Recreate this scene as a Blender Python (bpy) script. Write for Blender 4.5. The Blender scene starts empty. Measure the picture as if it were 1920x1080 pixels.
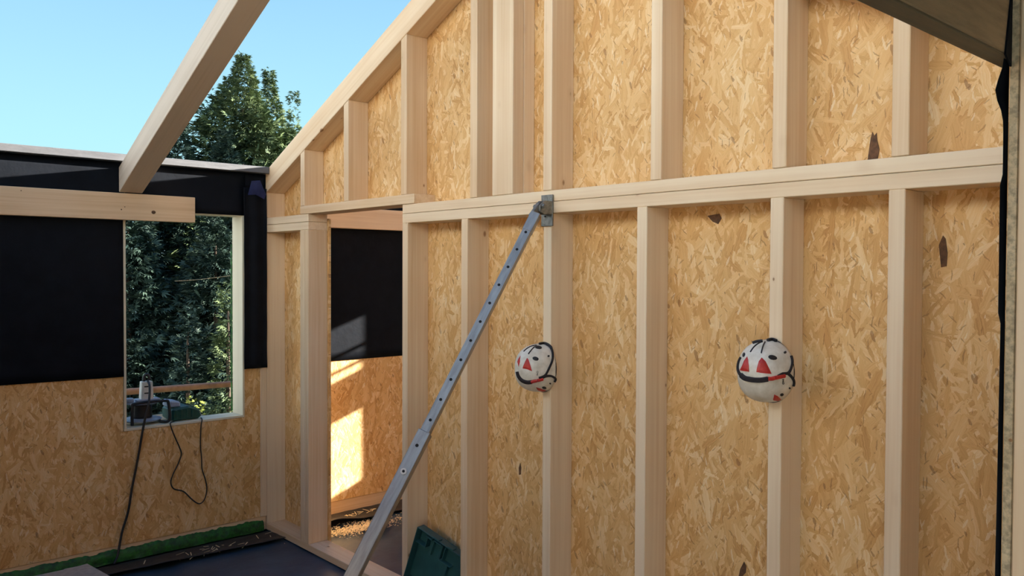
import bpy, bmesh, math, random
import numpy as np
from mathutils import Matrix, Vector

random.seed(7)
S = bpy.context.scene
COL = S.collection

# ------------------------------------------------------------------ camera
cam_d = bpy.data.cameras.new('camera'); cam_o = bpy.data.objects.new('camera', cam_d); COL.objects.link(cam_o)
cam_d.sensor_width = 36.0; cam_d.lens = 1564.8 / 1920 * 36.0; cam_d.clip_start = 0.02; cam_d.clip_end = 400
_R = Vector((0.66738536, 0.74470081, 0.0041827)); _U = Vector((-0.01888536, 0.0113094, 0.99975769)); _F = Vector((-0.74447306, 0.66730263, -0.02161167))
cam_o.matrix_world = Matrix(((_R.x, _U.x, -_F.x, 5.520), (_R.y, _U.y, -_F.y, -2.6258), (_R.z, _U.z, -_F.z, 1.8411), (0, 0, 0, 1)))
S.camera = cam_o

# ------------------------------------------------------------------ sky, sun, exposure
S.view_settings.view_transform = 'Standard'; S.view_settings.look = 'None'
S.view_settings.exposure = -0.07; S.view_settings.gamma = 1.0; S.view_settings.use_curve_mapping = False
wd = bpy.data.worlds.new('sky'); S.world = wd; wd.use_nodes = True
wn = wd.node_tree.nodes; wl = wd.node_tree.links; wn.clear()
w_out = wn.new('ShaderNodeOutputWorld'); w_bg = wn.new('ShaderNodeBackground'); w_tc = wn.new('ShaderNodeTexCoord')
w_sx = wn.new('ShaderNodeSeparateXYZ'); w_cr = wn.new('ShaderNodeValToRGB')
wl.new(w_tc.outputs['Generated'], w_sx.inputs[0]); wl.new(w_sx.outputs['Z'], w_cr.inputs[0])
wl.new(w_cr.outputs[0], w_bg.inputs[0]); wl.new(w_bg.outputs[0], w_out.inputs[0])
el = w_cr.color_ramp.elements
el[0].position = 0.0; el[0].color = (0.60, 0.95, 1.0, 1)
el[1].position = 1.0; el[1].color = (0.10, 0.24, 0.58, 1)
e = el.new(0.14); e.color = (0.49, 0.90, 1.0, 1)
e = el.new(0.36); e.color = (0.31, 0.62, 0.97, 1)
e = el.new(0.62); e.color = (0.16, 0.36, 0.74, 1)
w_bg.inputs[1].default_value = 1.08

SUN_TO = Vector((1.0, 2.27, 0.826)).normalized()
sun_d = bpy.data.lights.new('sun', 'SUN'); sun_d.energy = 26.0; sun_d.color = (1.0, 0.95, 0.87); sun_d.angle = math.radians(0.9)
sun_o = bpy.data.objects.new('sun', sun_d); COL.objects.link(sun_o)
sun_o.rotation_euler = SUN_TO.to_track_quat('Z', 'Y').to_euler(); sun_o.location = (6, 12, 8)

# ------------------------------------------------------------------ materials
def new_mat(name):
    m = bpy.data.materials.new(name); m.use_nodes = True
    nt = m.node_tree; b = nt.nodes['Principled BSDF']
    return m, nt, b

class NB:
    """small node builder"""
    def __init__(s, nt): s.nt = nt
    def n(s, t, **kw):
        o = s.nt.nodes.new(t)
        for k, v in kw.items(): setattr(o, k, v)
        return o
    def put(s, sock, v):
        if isinstance(v, bpy.types.NodeSocket): s.nt.links.new(v, sock)
        elif v is not None: sock.default_value = v
    def math(s, op, a, b=None, c=None, clamp=False):
        o = s.n('ShaderNodeMath', operation=op, use_clamp=clamp); s.put(o.inputs[0], a)
        if b is not None: s.put(o.inputs[1], b)
        if c is not None: s.put(o.inputs[2], c)
        return o.outputs[0]
    def vmath(s, op, a, b=None):
        o = s.n('ShaderNodeVectorMath', operation=op); s.put(o.inputs[0], a)
        if b is not None: s.put(o.inputs[1], b)
        return o.outputs[0]
    def mixf(s, f, a, b):
        o = s.n('ShaderNodeMix', data_type='FLOAT'); s.put(o.inputs[0], f); s.put(o.inputs[2], a); s.put(o.inputs[3], b); return o.outputs[0]
    def mixc(s, f, a, b, mode='MIX'):
        o = s.n('ShaderNodeMix', data_type='RGBA', blend_type=mode); s.put(o.inputs[0], f); s.put(o.inputs[6], a); s.put(o.inputs[7], b); return o.outputs[2]
    def ramp(s, f, stops, interp='LINEAR'):
        o = s.n('ShaderNodeValToRGB'); s.put(o.inputs[0], f); cr = o.color_ramp; cr.interpolation = interp
        while len(cr.elements) < len(stops): cr.elements.new(0.5)
        for e, (p, c) in zip(cr.elements, stops): e.position = p; e.color = (*c, 1)
        return o.outputs[0]
    def noise(s, v, scale, detail=2, rough=0.5, dim='3D'):
        o = s.n('ShaderNodeTexNoise', noise_dimensions=dim); s.put(o.inputs['Vector'], v); o.inputs['Scale'].default_value = scale
        o.inputs['Detail'].default_value = detail; o.inputs['Roughness'].default_value = rough
        return o
    def objcoord(s, offs=37.0):
        tc = s.n('ShaderNodeTexCoord'); oi = s.n('ShaderNodeObjectInfo')
        k = s.math('MULTIPLY', oi.outputs['Random'], offs)
        return s.vmath('ADD', tc.outputs['Object'], k), oi.outputs['Random']
    def bump(s, h, strength, dist, bsdf):
        o = s.n('ShaderNodeBump'); o.inputs['Strength'].default_value = strength; o.inputs['Distance'].default_value = dist
        s.put(o.inputs['Height'], h); s.nt.links.new(o.outputs[0], bsdf.inputs['Normal'])

def mat_osb():
    """oriented strand board: overlapping wood strands lying at many angles (local X-Z plane)"""
    m, nt, b = new_mat('oriented_strand_board'); g = NB(nt)
    v, rnd = g.objcoord(53.0)
    sp = g.n('ShaderNodeSeparateXYZ'); g.put(sp.inputs[0], v)
    cb = g.n('ShaderNodeCombineXYZ'); g.put(cb.inputs[0], sp.outputs['X']); g.put(cb.inputs[1], sp.outputs['Z'])
    flat = cb.outputs[0]
    wob = g.noise(flat, 30.0, 3, 0.65, '2D')
    wv = g.vmath('MULTIPLY', g.vmath('SUBTRACT', wob.outputs['Color'], (0.5, 0.5, 0.5)), (0.012, 0.012, 0.0))
    base = g.vmath('ADD', flat, wv)
    pri = tone = grain = edge = None
    spec = [(78, 8, 32, 0.03), (112, 7, 26, 0.05), (42, 9, 40, 0.0), (-40, 8, 34, 0.0), (95, 9, 56, 0.07), (10, 12, 60, -0.05), (62, 13, 78, 0.02), (125, 14, 84, 0.02)]
    for i, (ang, sl, sc, bias) in enumerate(spec):
        rot = g.n('ShaderNodeVectorRotate', rotation_type='Z_AXIS'); g.put(rot.inputs['Vector'], base); rot.inputs['Angle'].default_value = math.radians(ang)
        sv = g.vmath('ADD', g.vmath('MULTIPLY', rot.outputs[0], (float(sl), float(sc), 1.0)), (i * 7.31, i * 3.77, 0.0))
        vo = g.n('ShaderNodeTexVoronoi', voronoi_dimensions='2D', feature='F1', distance='CHEBYCHEV'); g.put(vo.inputs['Vector'], sv)
        vo.inputs['Scale'].default_value = 1.0; vo.inputs['Randomness'].default_value = 0.92
        cs = g.n('ShaderNodeSeparateColor'); g.put(cs.inputs[0], vo.outputs['Color'])
        # rank falls off towards a strand's rim so neighbours cut into it
        p = g.math('SUBTRACT', g.math('ADD', cs.outputs[0], bias), g.math('MULTIPLY', vo.outputs['Distance'], 0.28))
        gr = g.noise(g.vmath('MULTIPLY', sv, (0.9, 7.0, 1.0)), 1.0, 1, 0.5, '2D').outputs['Fac']
        if pri is None: pri, tone, grain = p, cs.outputs[1], gr
        else:
            w = g.math('GREATER_THAN', p, pri)
            tone = g.mixf(w, tone, cs.outputs[1]); grain = g.mixf(w, grain, gr); pri = g.math('MAXIMUM', pri, p)
    big = g.noise(flat, 3.0, 3, 0.6, '2D').outputs['Fac']
    t = g.math('ADD', g.math('ADD', g.math('MULTIPLY', tone, 0.62), g.math('MULTIPLY', grain, 0.42)), g.math('MULTIPLY', big, 0.36))
    t = g.math('SUBTRACT', t, 0.20)
    col = g.ramp(t, [(0.02, (0.51, 0.250, 0.075)), (0.20, (0.64, 0.347, 0.118)), (0.45, (0.745, 0.447, 0.174)), (0.65, (0.81, 0.522, 0.232)), (0.85, (0.87, 0.625, 0.335)), (1.0, (0.92, 0.715, 0.42))])
    # rare dark bark slivers
    rb = g.n('ShaderNodeVectorRotate', rotation_type='Z_AXIS'); g.put(rb.inputs['Vector'], base); rb.inputs['Angle'].default_value = 1.2
    vb = g.n('ShaderNodeTexVoronoi', voronoi_dimensions='2D'); g.put(vb.inputs['Vector'], g.vmath('MULTIPLY', rb.outputs[0], (9.0, 24.0, 1.0))); vb.inputs['Scale'].default_value = 1.0
    cs2 = g.n('ShaderNodeSeparateColor'); g.put(cs2.inputs[0], vb.outputs['Color'])
    thr = g.math('MULTIPLY', g.math('GREATER_THAN', cs2.outputs[0], 0.80), g.math('MULTIPLY', cs2.outputs[1], 0.17))
    sl = g.math('LESS_THAN', g.math('ADD', vb.outputs['Distance'], g.math('MULTIPLY', g.math('SUBTRACT', wob.outputs['Fac'], 0.5), 0.35)), thr)
    col = g.mixc(g.math('MULTIPLY', sl, 0.6), col, (0.27, 0.115, 0.035, 1))
    for ang, sx, sy, keep, wdt, c3, amt in ((1.35, 11.0, 75.0, 0.90, 0.24, (0.95, 0.80, 0.54, 1), 0.5), (1.95, 13.0, 60.0, 0.92, 0.24, (0.95, 0.80, 0.54, 1), 0.5), (1.62, 12.0, 120.0, 0.90, 0.2, (0.30, 0.13, 0.04, 1), 0.6), (0.8, 14.0, 100.0, 0.94, 0.2, (0.28, 0.12, 0.035, 1), 0.55), (2.4, 16.0, 90.0, 0.94, 0.2, (0.30, 0.13, 0.04, 1), 0.5)):
        rr = g.n('ShaderNodeVectorRotate', rotation_type='Z_AXIS'); g.put(rr.inputs['Vector'], base); rr.inputs['Angle'].default_value = ang
        vv = g.n('ShaderNodeTexVoronoi', voronoi_dimensions='2D'); g.put(vv.inputs['Vector'], g.vmath('MULTIPLY', rr.outputs[0], (sx, sy, 1.0))); vv.inputs['Scale'].default_value = 1.0
        cc = g.n('ShaderNodeSeparateColor'); g.put(cc.inputs[0], vv.outputs['Color'])
        hit = g.math('LESS_THAN', vv.outputs['Distance'], g.math('MULTIPLY', g.math('GREATER_THAN', cc.outputs[0], keep), g.math('ADD', g.math('MULTIPLY', cc.outputs[1], wdt), 0.06)))
        col = g.mixc(g.math('MULTIPLY', hit, amt), col, c3)
    g.put(b.inputs['Base Color'], col); b.inputs['Roughness'].default_value = 0.55; b.inputs['Specular IOR Level'].default_value = 0.35
    g.bump(g.math('ADD', pri, g.math('MULTIPLY', grain, 0.25)), 0.9, 0.006, b)
    return m

def mat_wood(name, light, dark, knot=(0.26, 0.11, 0.04), rough=0.62, grey=0.0, knots=0.42):
    """planed softwood, grain along local X"""
    m, nt, b = new_mat(name); g = NB(nt)
    v, rnd = g.objcoord(41.0)
    nz = g.noise(g.vmath('MULTIPLY', v, (0.7, 5.0, 5.0)), 1.0, 2)
    v2 = g.vmath('ADD', v, g.vmath('MULTIPLY', g.vmath('SUBTRACT', nz.outputs['Color'], (0.5, 0.5, 0.5)), (0.0, 0.02, 0.02)))
    gr1 = g.noise(g.vmath('MULTIPLY', v2, (1.3, 75.0, 75.0)), 1.0, 3, 0.6).outputs['Fac']
    gr2 = g.noise(g.vmath('MULTIPLY', v2, (0.35, 16.0, 16.0)), 1.0, 2, 0.5).outputs['Fac']
    blotch = g.noise(v, 2.3, 2).outputs['Fac']
    t = g.math('ADD', g.math('ADD', g.math('MULTIPLY', gr1, 0.5), g.math('MULTIPLY', gr2, 0.6)), g.math('MULTIPLY', g.math('SUBTRACT', rnd, 0.5), 0.28))
    t = g.math('ADD', t, g.math('MULTIPLY', g.math('SUBTRACT', blotch, 0.5), 0.35))
    col = g.ramp(t, [(0.30, dark), (0.72, light)])
    vo = g.n('ShaderNodeTexVoronoi'); g.put(vo.inputs['Vector'], g.vmath('MULTIPLY', v, (5.5, 9.5, 9.5))); vo.inputs['Scale'].default_value = 1.0
    cs = g.n('ShaderNodeSeparateColor'); g.put(cs.inputs[0], vo.outputs['Color'])
    size = g.math('MULTIPLY', g.math('MULTIPLY', g.math('GREATER_THAN', cs.outputs[0], 1 - knots), cs.outputs[1]), 0.13)
    k = g.math('SUBTRACT', 1.0, g.math('DIVIDE', vo.outputs['Distance'], g.math('ADD', size, 0.0001)), clamp=True)
    k2 = g.math('MULTIPLY', k, 3.0, clamp=True)
    halo = g.math('SUBTRACT', 1.0, g.math('DIVIDE', vo.outputs['Distance'], g.math('ADD', g.math('MULTIPLY', size, 2.2), 0.0001)), clamp=True)
    col = g.mixc(g.math('MULTIPLY', halo, 0.35), col, (dark[0] * 0.7, dark[1] * 0.6, dark[2] * 0.5, 1))
    col = g.mixc(g.math('MULTIPLY', k2, 0.8), col, (*knot, 1))
    if grey:
        gn = g.noise(g.vmath('MULTIPLY', v, (9.0, 60.0, 60.0)), 1.0, 4, 0.7).outputs['Fac']
        col = g.mixc(g.math('MULTIPLY', g.ramp(gn, [(0.42, (0, 0, 0)), (0.62, (1, 1, 1))]), grey), col, (0.16, 0.14, 0.10, 1))
    g.put(b.inputs['Base Color'], col); b.inputs['Roughness'].default_value = rough; b.inputs['Specular IOR Level'].default_value = 0.3
    g.bump(gr1, 0.10, 0.002, b)
    return m

def mat_plain(name, col, rough=0.5, metal=0.0, var=0.0, vscale=20.0, bump=0.0, bscale=30.0, col2=None, stretch=(1, 1, 1), spec=0.5):
    m, nt, b = new_mat(name); g = NB(nt)
    b.inputs['Roughness'].default_value = rough; b.inputs['Metallic'].default_value = metal; b.inputs['Specular IOR Level'].default_value = spec
    v, rnd = g.objcoord(11.0); v = g.vmath('MULTIPLY', v, stretch)
    nz = g.noise(v, vscale, 4, 0.6).outputs['Fac']
    c2 = col2 or tuple(c * (1 - var) for c in col)
    g.put(b.inputs['Base Color'], g.ramp(nz, [(0.35, c2), (0.65, col)]))
    if bump: g.bump(g.noise(v, bscale, 4, 0.6).outputs['Fac'], bump, 0.01, b)
    return m

def mat_leaf(name, c_dark, c_light):
    m, nt, b = new_mat(name); g = NB(nt)
    tc = g.n('ShaderNodeTexCoord')
    n1 = g.noise(tc.outputs['Object'], 1.6, 3, 0.7).outputs['Fac']; n2 = g.noise(tc.outputs['Object'], 17.0, 2).outputs['Fac']
    t = g.math('ADD', g.math('MULTIPLY', n1, 0.6), g.math('MULTIPLY', n2, 0.4))
    g.put(b.inputs['Base Color'], g.ramp(t, [(0.35, c_dark), (0.62, c_light)])); b.inputs['Roughness'].default_value = 0.6
    b.inputs['Specular IOR Level'].default_value = 0.25
    return m

M = {}
M['osb'] = mat_osb()
M['pine'] = mat_wood('planed_pine', (0.87, 0.69, 0.475), (0.72, 0.495, 0.285), knots=0.6)
M['beam'] = mat_wood('spruce_beam', (0.88, 0.67, 0.44), (0.68, 0.45, 0.25), knots=0.25)
M['pale_rafter'] = mat_wood('pale_rafter', (0.68, 0.57, 0.45), (0.54, 0.43, 0.32), knots=0.2)
M['grey_wood'] = mat_wood('weathered_timber_edge', (0.72, 0.59, 0.38), (0.54, 0.42, 0.25), grey=0.6)
M['rough_wood'] = mat_wood('rough_sawn_timber', (0.56, 0.41, 0.24), (0.40, 0.27, 0.15), knots=0.2, grey=0.25)
M['soffit'] = mat_wood('dark_soffit_strip', (0.30, 0.24, 0.15), (0.20, 0.155, 0.09), grey=0.5, knots=0.1)
M['liner'] = mat_wood('pale_window_lining', (0.80, 0.73, 0.55), (0.70, 0.62, 0.45), knots=0.1)
M['membrane'] = mat_plain('black_roofing_membrane', (0.0075, 0.0095, 0.014), 0.62, var=0.3, vscale=9, bump=0.25, bscale=14, spec=0.10)
M['floor'] = mat_plain('blue_floor_membrane', (0.036, 0.070, 0.108), 0.45, var=0.35, vscale=5, bump=0.35, bscale=9, col2=(0.020, 0.041, 0.070))
M['dpc'] = mat_plain('dark_bitumen_strip', (0.035, 0.032, 0.030), 0.6, var=0.4, bump=0.3)
M['green'] = mat_plain('green_sealing_strip', (0.018, 0.15, 0.014), 0.5, var=0.5, vscale=30, bump=0.8, bscale=40, col2=(0.005, 0.045, 0.006))
M['flash'] = mat_plain('bare_aluminium_capping', (0.15, 0.15, 0.155), 0.55, metal=0.1, var=0.25, vscale=12, stretch=(1, 6, 6), bump=0.1)
M['steel'] = mat_plain('galvanised_steel', (0.42, 0.42, 0.40), 0.46, metal=0.75, var=0.3, vscale=22, stretch=(0.4, 3, 3))
M['dark_steel'] = mat_plain('dull_galvanised_bracket', (0.30, 0.295, 0.27), 0.5, metal=0.8, var=0.45, vscale=60)
M['hole'] = mat_plain('dark_hole', (0.01, 0.01, 0.01), 0.9)
M['helmet'] = mat_plain('scuffed_white_shell', (0.86, 0.82, 0.72), 0.38, var=0.25, vscale=22, col2=(0.66, 0.61, 0.50))
M['red'] = mat_plain('red_plastic', (0.62, 0.035, 0.025), 0.4, var=0.3)
M['black'] = mat_plain('black_plastic', (0.016, 0.015, 0.018), 0.5, var=0.3)
M['web'] = mat_plain('black_webbing', (0.022, 0.017, 0.020), 0.8, var=0.4, vscale=120)
M['crate'] = mat_plain('dark_green_plastic', (0.034, 0.115, 0.115), 0.36, var=0.3, vscale=7)
M['case'] = mat_plain('green_tool_plastic', (0.012, 0.075, 0.055), 0.4, var=0.3)
M['whiteplast'] = mat_plain('white_socket_plastic', (0.70, 0.69, 0.64), 0.4, var=0.15)
M['greyplast'] = mat_plain('pale_grey_plastic', (0.36, 0.40, 0.50), 0.35, var=0.15)
M['copper'] = mat_plain('rusty_scaffold_tube', (0.62, 0.30, 0.16), 0.5, metal=0.3, var=0.35, vscale=14)
M['cement'] = mat_plain('grey_cement_board', (0.42, 0.39, 0.34), 0.8, var=0.25, vscale=30)
M['render'] = mat_plain('sky_block_render', (0.50, 0.44, 0.36), 0.85, var=0.15, vscale=3)
M['reflector'] = mat_plain('pale_reflector_render', (0.71, 0.76, 0.80), 0.85, var=0.08, vscale=3)
M['tarp'] = mat_plain('blue_tarpaulin', (0.035, 0.065, 0.24), 0.45, var=0.3)
M['ground'] = mat_plain('garden_soil', (0.05, 0.055, 0.03), 0.9, var=0.5, vscale=2)
M['leaf'] = mat_leaf('conifer_foliage', (0.034, 0.064, 0.030), (0.18, 0.23, 0.10))
M['leaf_blue'] = mat_leaf('blue_green_foliage', (0.018, 0.040, 0.034), (0.075, 0.115, 0.080))
M['leaf_yellow'] = mat_leaf('yellow_green_leaves', (0.14, 0.19, 0.03), (0.42, 0.45, 0.10))
M['bark'] = mat_plain('bark', (0.10, 0.065, 0.04), 0.85, var=0.5, vscale=14, bump=0.4)
M['chip'] = mat_plain('brown_bark_flake', (0.16, 0.075, 0.032), 0.8, var=0.5, vscale=60)
M['shaving'] = mat_plain('pale_wood_shaving', (0.80, 0.66, 0.42), 0.7, var=0.2)

# ------------------------------------------------------------------ builders
def link(name, me, mat=None, parent=None):
    o = bpy.data.objects.new(name, me); COL.objects.link(o)
    if mat: me.materials.append(M[mat])
    if parent: o.parent = parent
    return o
def tag(o, label, cat, group=None, kind=None):
    o['label'] = label; o['category'] = cat
    if group: o['group'] = group
    if kind: o['kind'] = kind
    return o
def empty(name, loc=(0, 0, 0)):
    o = bpy.data.objects.new(name, None); COL.objects.link(o); o.location = loc; o.empty_display_size = 0.1; return o
def thing(name, label, cat, loc=(0, 0, 0), group=None): return tag(empty(name, loc), label, cat, group)
def structure(name, label, loc=(0, 0, 0), cat='wall'):
    o = empty(name, loc); o['kind'] = 'structure'; o['label'] = label; o['category'] = cat; return o
def pw(o):
    p = o.parent; v = Vector((0, 0, 0))
    while p: v += p.location; p = p.parent
    return v
def from_world(name, bm, mat, parent=None, ex=(1, 0, 0), ez=(0, 0, 1), bevel=0.0, smooth=False, origin=None):
    """mesh given in world space -> object whose local X runs along ex (grain / sheet direction)"""
    if bevel: bmesh.ops.bevel(bm, geom=list(bm.edges), offset=bevel, segments=1, affect='EDGES', clamp_overlap=True)
    bmesh.ops.recalc_face_normals(bm, faces=bm.faces)
    ex = Vector(ex).normalized(); ez = Vector(ez); ez = (ez - ex * ez.dot(ex)).normalized(); ey = ez.cross(ex)
    c = Vector(origin) if origin else sum((v.co for v in bm.verts), Vector()) / len(bm.verts)
    mw = Matrix(((ex.x, ey.x, ez.x, c.x), (ex.y, ey.y, ez.y, c.y), (ex.z, ey.z, ez.z, c.z), (0, 0, 0, 1)))
    bm.transform(mw.inverted())
    me = bpy.data.meshes.new(name); bm.to_mesh(me); bm.free()
    if smooth: me.shade_smooth()
    o = link(name, me, mat, parent)
    if parent: mw = Matrix.Translation(-(pw(o))) @ mw
    o.matrix_local = mw
    return o
def prism(bm, poly, axis, a, b):
    """poly: 2-D outline in the other two axes (x,z for axis 1; y,z for axis 0; x,y for axis 2)"""
    def P(p, t): return {0: (t, p[0], p[1]), 1: (p[0], t, p[1]), 2: (p[0], p[1], t)}[axis]
    v0 = [bm.verts.new(P(p, a)) for p in poly]; v1 = [bm.verts.new(P(p, b)) for p in poly]
    n = len(poly); bm.faces.new(v0); bm.faces.new(v1[::-1])
    for i in range(n): bm.faces.new((v0[i], v1[i], v1[(i + 1) % n], v0[(i + 1) % n]))
def box(bm, x0, x1, y0, y1, z0, z1): prism(bm, [(x0, y0), (x1, y0), (x1, y1), (x0, y1)], 2, z0, z1)
def timber(name, x0, x1, y0, y1, z0, z1, parent=None, mat='pine', bevel=0.0025):
    bm = bmesh.new(); box(bm, x0, x1, y0, y1, z0, z1)
    d = (x1 - x0, y1 - y0, z1 - z0); k = d.index(max(d))
    return from_world(name, bm, mat, parent, [(1, 0, 0), (0, 1, 0), (0, 0, 1)][k], [(0, 0, 1), (0, 0, 1), (0, 1, 0)][k], bevel)
def sheet(name, poly, axis, a, b, parent, mat='osb'):
    bm = bmesh.new(); prism(bm, poly, axis, a, b)
    return from_world(name, bm, mat, parent, (1, 0, 0) if axis == 1 else (0, 1, 0))
def framed_sheet(name, outer, inner, axis, a, b, parent, mat='osb'):
    """rectangular sheet with a rectangular hole; outer/inner = (u0,u1,v0,v1)"""
    bm = bmesh.new()
    def ring(r, t):
        u0, u1, v0, v1 = r; q = [(u0, v0), (u1, v0), (u1, v1), (u0, v1)]
        return [bm.verts.new((t, p[0], p[1]) if axis == 0 else (p[0], t, p[1])) for p in q]
    O0, I0, O1, I1 = ring(outer, a), ring(inner, a), ring(outer, b), ring(inner, b)
    for i in range(4):
        j = (i + 1) % 4
        bm.faces.new((O0[i], O0[j], I0[j], I0[i])); bm.faces.new((O1[i], I1[i], I1[j], O1[j]))
        bm.faces.new((O0[i], O1[i], O1[j], O0[j])); bm.faces.new((I0[i], I0[j], I1[j], I1[i]))
    return from_world(name, bm, mat, parent, (1, 0, 0) if axis == 1 else (0, 1, 0))
def smooth_path(pts, n=6):
    pts = [Vector(p) for p in pts]; out = []
    for i in range(len(pts) - 1):
        p0, p1, p2, p3 = pts[max(i - 1, 0)], pts[i], pts[i + 1], pts[min(i + 2, len(pts) - 1)]
        for k in range(n):
            t = k / n
            out.append(0.5 * ((2 * p1) + (p2 - p0) * t + (2 * p0 - 5 * p1 + 4 * p2 - p3) * t * t + (3 * p1 - p0 - 3 * p2 + p3) * t ** 3))
    out.append(pts[-1]); return out
def sweep(bm, pts, prof, up=None, closed_prof=True):
    """sweep a 2-D profile along points; up = list of normals or None"""
    rings = []; n = len(pts); last = Vector((0.3, 0.2, 1)).normalized()
    for i, p in enumerate(pts):
        t = (pts[min(i + 1, n - 1)] - pts[max(i - 1, 0)]).normalized()
        u = Vector(up[i]) if up else last
        u = (u - t * u.dot(t))
        if u.length < 1e-5: u = t.orthogonal()
        u.normalize(); last = u; s = t.cross(u)
        rings.append([bm.verts.new(p + s * a + u * b) for a, b in prof])
    m = len(prof)
    for i in range(n - 1):
        for k in range(m): bm.faces.new((rings[i][k], rings[i][(k + 1) % m], rings[i + 1][(k + 1) % m], rings[i + 1][k]))
    bm.faces.new(rings[0][::-1]); bm.faces.new(rings[-1])
def circle_prof(r, n=8): return [(r * math.cos(2 * math.pi * k / n), r * math.sin(2 * math.pi * k / n)) for k in range(n)]
def tube(name, pts, r, mat, parent=None, n=8, interp=0):
    bm = bmesh.new(); P = smooth_path(pts, interp) if interp else [Vector(p) for p in pts]
    sweep(bm, P, circle_prof(r, n)); o = from_world(name, bm, mat, parent, (P[-1] - P[0]).normalized() if (P[-1] - P[0]).length > 1e-4 else (1, 0, 0), (0.1, 0.2, 1), smooth=True)
    return o
def lathe(bm, prof, center, axis='Z', n=24):
    """prof: (radius, height) list, closed caps"""
    rings = []
    for r, hh in prof:
        ring = []
        for k in range(n):
            a = 2 * math.pi * k / n; x, y = r * math.cos(a), r * math.sin(a)
            p = {'Z': (x, y, hh), 'Y': (x, hh, y), 'X': (hh, x, y)}[axis]
            ring.append(bm.verts.new(Vector(center) + Vector(p)))
        rings.append(ring)
    for i in range(len(rings) - 1):
        for k in range(n): bm.faces.new((rings[i][k], rings[i][(k + 1) % n], rings[i + 1][(k + 1) % n], rings[i + 1][k]))
    bm.faces.new(rings[0][::-1]); bm.faces.new(rings[-1])

# ================================================================== structure
T = 0.44                      # roof slope
RX = 2.517                    # ridge
def under(x): return 2.372 + T * (x if x < RX else 2 * RX - x)      # underside of the gable rafters
YO0, YO1 = 0.14, 0.155        # strand board on the far side of the studs
W = 0.052

# ---- floor
def grid_sheet(name, fn, nu, nv, mat, parent=None, thick=0.0, smooth=True):
    """fn(s,t) -> world point; s,t in 0..1"""
    bm = bmesh.new(); V = [[bm.verts.new(fn(i / nu, j / nv)) for j in range(nv + 1)] for i in range(nu + 1)]
    for i in range(nu):
        for j in range(nv): bm.faces.new((V[i][j], V[i + 1][j], V[i + 1][j + 1], V[i][j + 1]))
    bmesh.ops.recalc_face_normals(bm, faces=bm.faces)
    if thick: bmesh.ops.solidify(bm, geom=list(bm.faces), thickness=thick)
    return from_world(name, bm, mat, parent, (0, 1, 0), (0, 0, 1), smooth=smooth)
from mathutils import noise as mn
def nz(x, y, z=0.0): return mn.noise(Vector((x, y, z)))
def floor_pt(s, t):
    x = -0.16 + s * 5.4; y = -3.72 + t * 6.2
    r = abs(nz(x * 1.7, y * 1.7)) ** 0.5
    return (x, y, -0.012 + 0.009 * r + 0.003 * nz(x * 9, y * 9, 3))
fl = grid_sheet('floor', floor_pt, 110, 140, 'floor'); fl['kind'] = 'structure'; fl['label'] = 'wrinkled dark blue membrane floor'; fl['category'] = 'floor'

# ---- main gable wall (studs towards us, strand board behind)
WB = structure('wall_back', 'gable wall of pale studs with strand board behind')
timber('sole_plate', -0.045, 5.0, 0, 0.14, 0, 0.045, WB)
timber('top_plate', -0.045, 0.613, 0, 0.14, 2.0965, 2.147, WB); timber('top_plate', -0.045, 0.613, 0, 0.14, 2.149, 2.198, WB)
timber('top_plate', 1.681, 5.0, 0, 0.14, 2.0965, 2.147, WB); timber('top_plate', 1.679, 5.0, 0.002, 0.14, 2.149, 2.198, WB)
timber('lintel', 0.506, 1.795, -0.002, 0.14, 2.2, 2.252, WB)
for r in (0.010, 0.556, 0.613, 1.733, 2.2556, 2.853, 3.3952, 3.9946, 4.407, 4.99):
    w = 0.055 if r < 0.7 else W
    timber('stud', r - w + 0.0005, r, 0, 0.14, 0.045, 2.0965, WB)
def cut_stud(name, x0, x1, zb, y0=0.0, y1=0.14):
    bm = bmesh.new(); pts = [(x0, zb), (x1, zb), (x1, under(x1) - 0.001)]
    if x0 < RX < x1: pts.append((RX, under(RX) - 0.001))
    pts.append((x0, under(x0) - 0.001)); prism(bm, pts, 1, y0, y1)
    return from_world(name, bm, 'pine', WB, (0, 0, 1), (0, 1, 0), 0.0025)
cut_stud('stud', -0.045, 0.010, 2.199)
for l, zb in ((0.508, 2.253), (1.056, 2.253), (1.666, 2.253), (2.272, 2.199), (2.797, 2.199), (3.41, 2.199), (3.948, 2.199), (4.362, 2.199), (4.93, 2.199)):
    cut_stud('stud', l, l + 0.054, zb)
cut_stud('ridge_post', 2.443, 2.591, 2.199, 0.0, 0.069); cut_stud('ridge_post', 2.443, 2.591, 2.199, 0.0705, 0.14)
for s in (0, 1):
    xs = (-0.035, RX) if s == 0 else (RX, 2 * RX + 0.04)
    bm = bmesh.new(); prism(bm, [(xs[0], under(xs[0])), (xs[1], under(xs[1])), (xs[1], under(xs[1]) + 0.153), (xs[0], under(xs[0]) + 0.153)], 1, -0.001, 0.14)
    from_world('gable_rafter', bm, 'pine', WB, (1, 0, T if s == 0 else -T), (0, 0, 1), 0.0025)
sheets_low = [(-0.045, 0.63), (1.684, 2.828), (2.829, 3.97), (3.971, 5.0)]
for a, b in sheets_low: sheet('osb_sheet', [(a, 0.0), (b, 0.0), (b, 2.172), (a, 2.172)], 1, YO0, YO1, WB)
for a, b in ((-0.045, 1.08), (1.081, 2.517), (2.518, 3.97), (3.971, 5.0)):
    zb = 2.173 if a > 1.5 else 2.202
    top = lambda x: under(x) + 0.15
    if a == 1.081: pts = [(a, 2.202), (1.70, 2.202), (1.70, 2.173), (b, 2.173), (b, top(b)), (a, top(a))]
    else: pts = [(a, zb), (b, zb), (b, top(b)), (a, top(a))]
    sheet('osb_sheet', pts, 1, YO0, YO1, WB)
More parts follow.
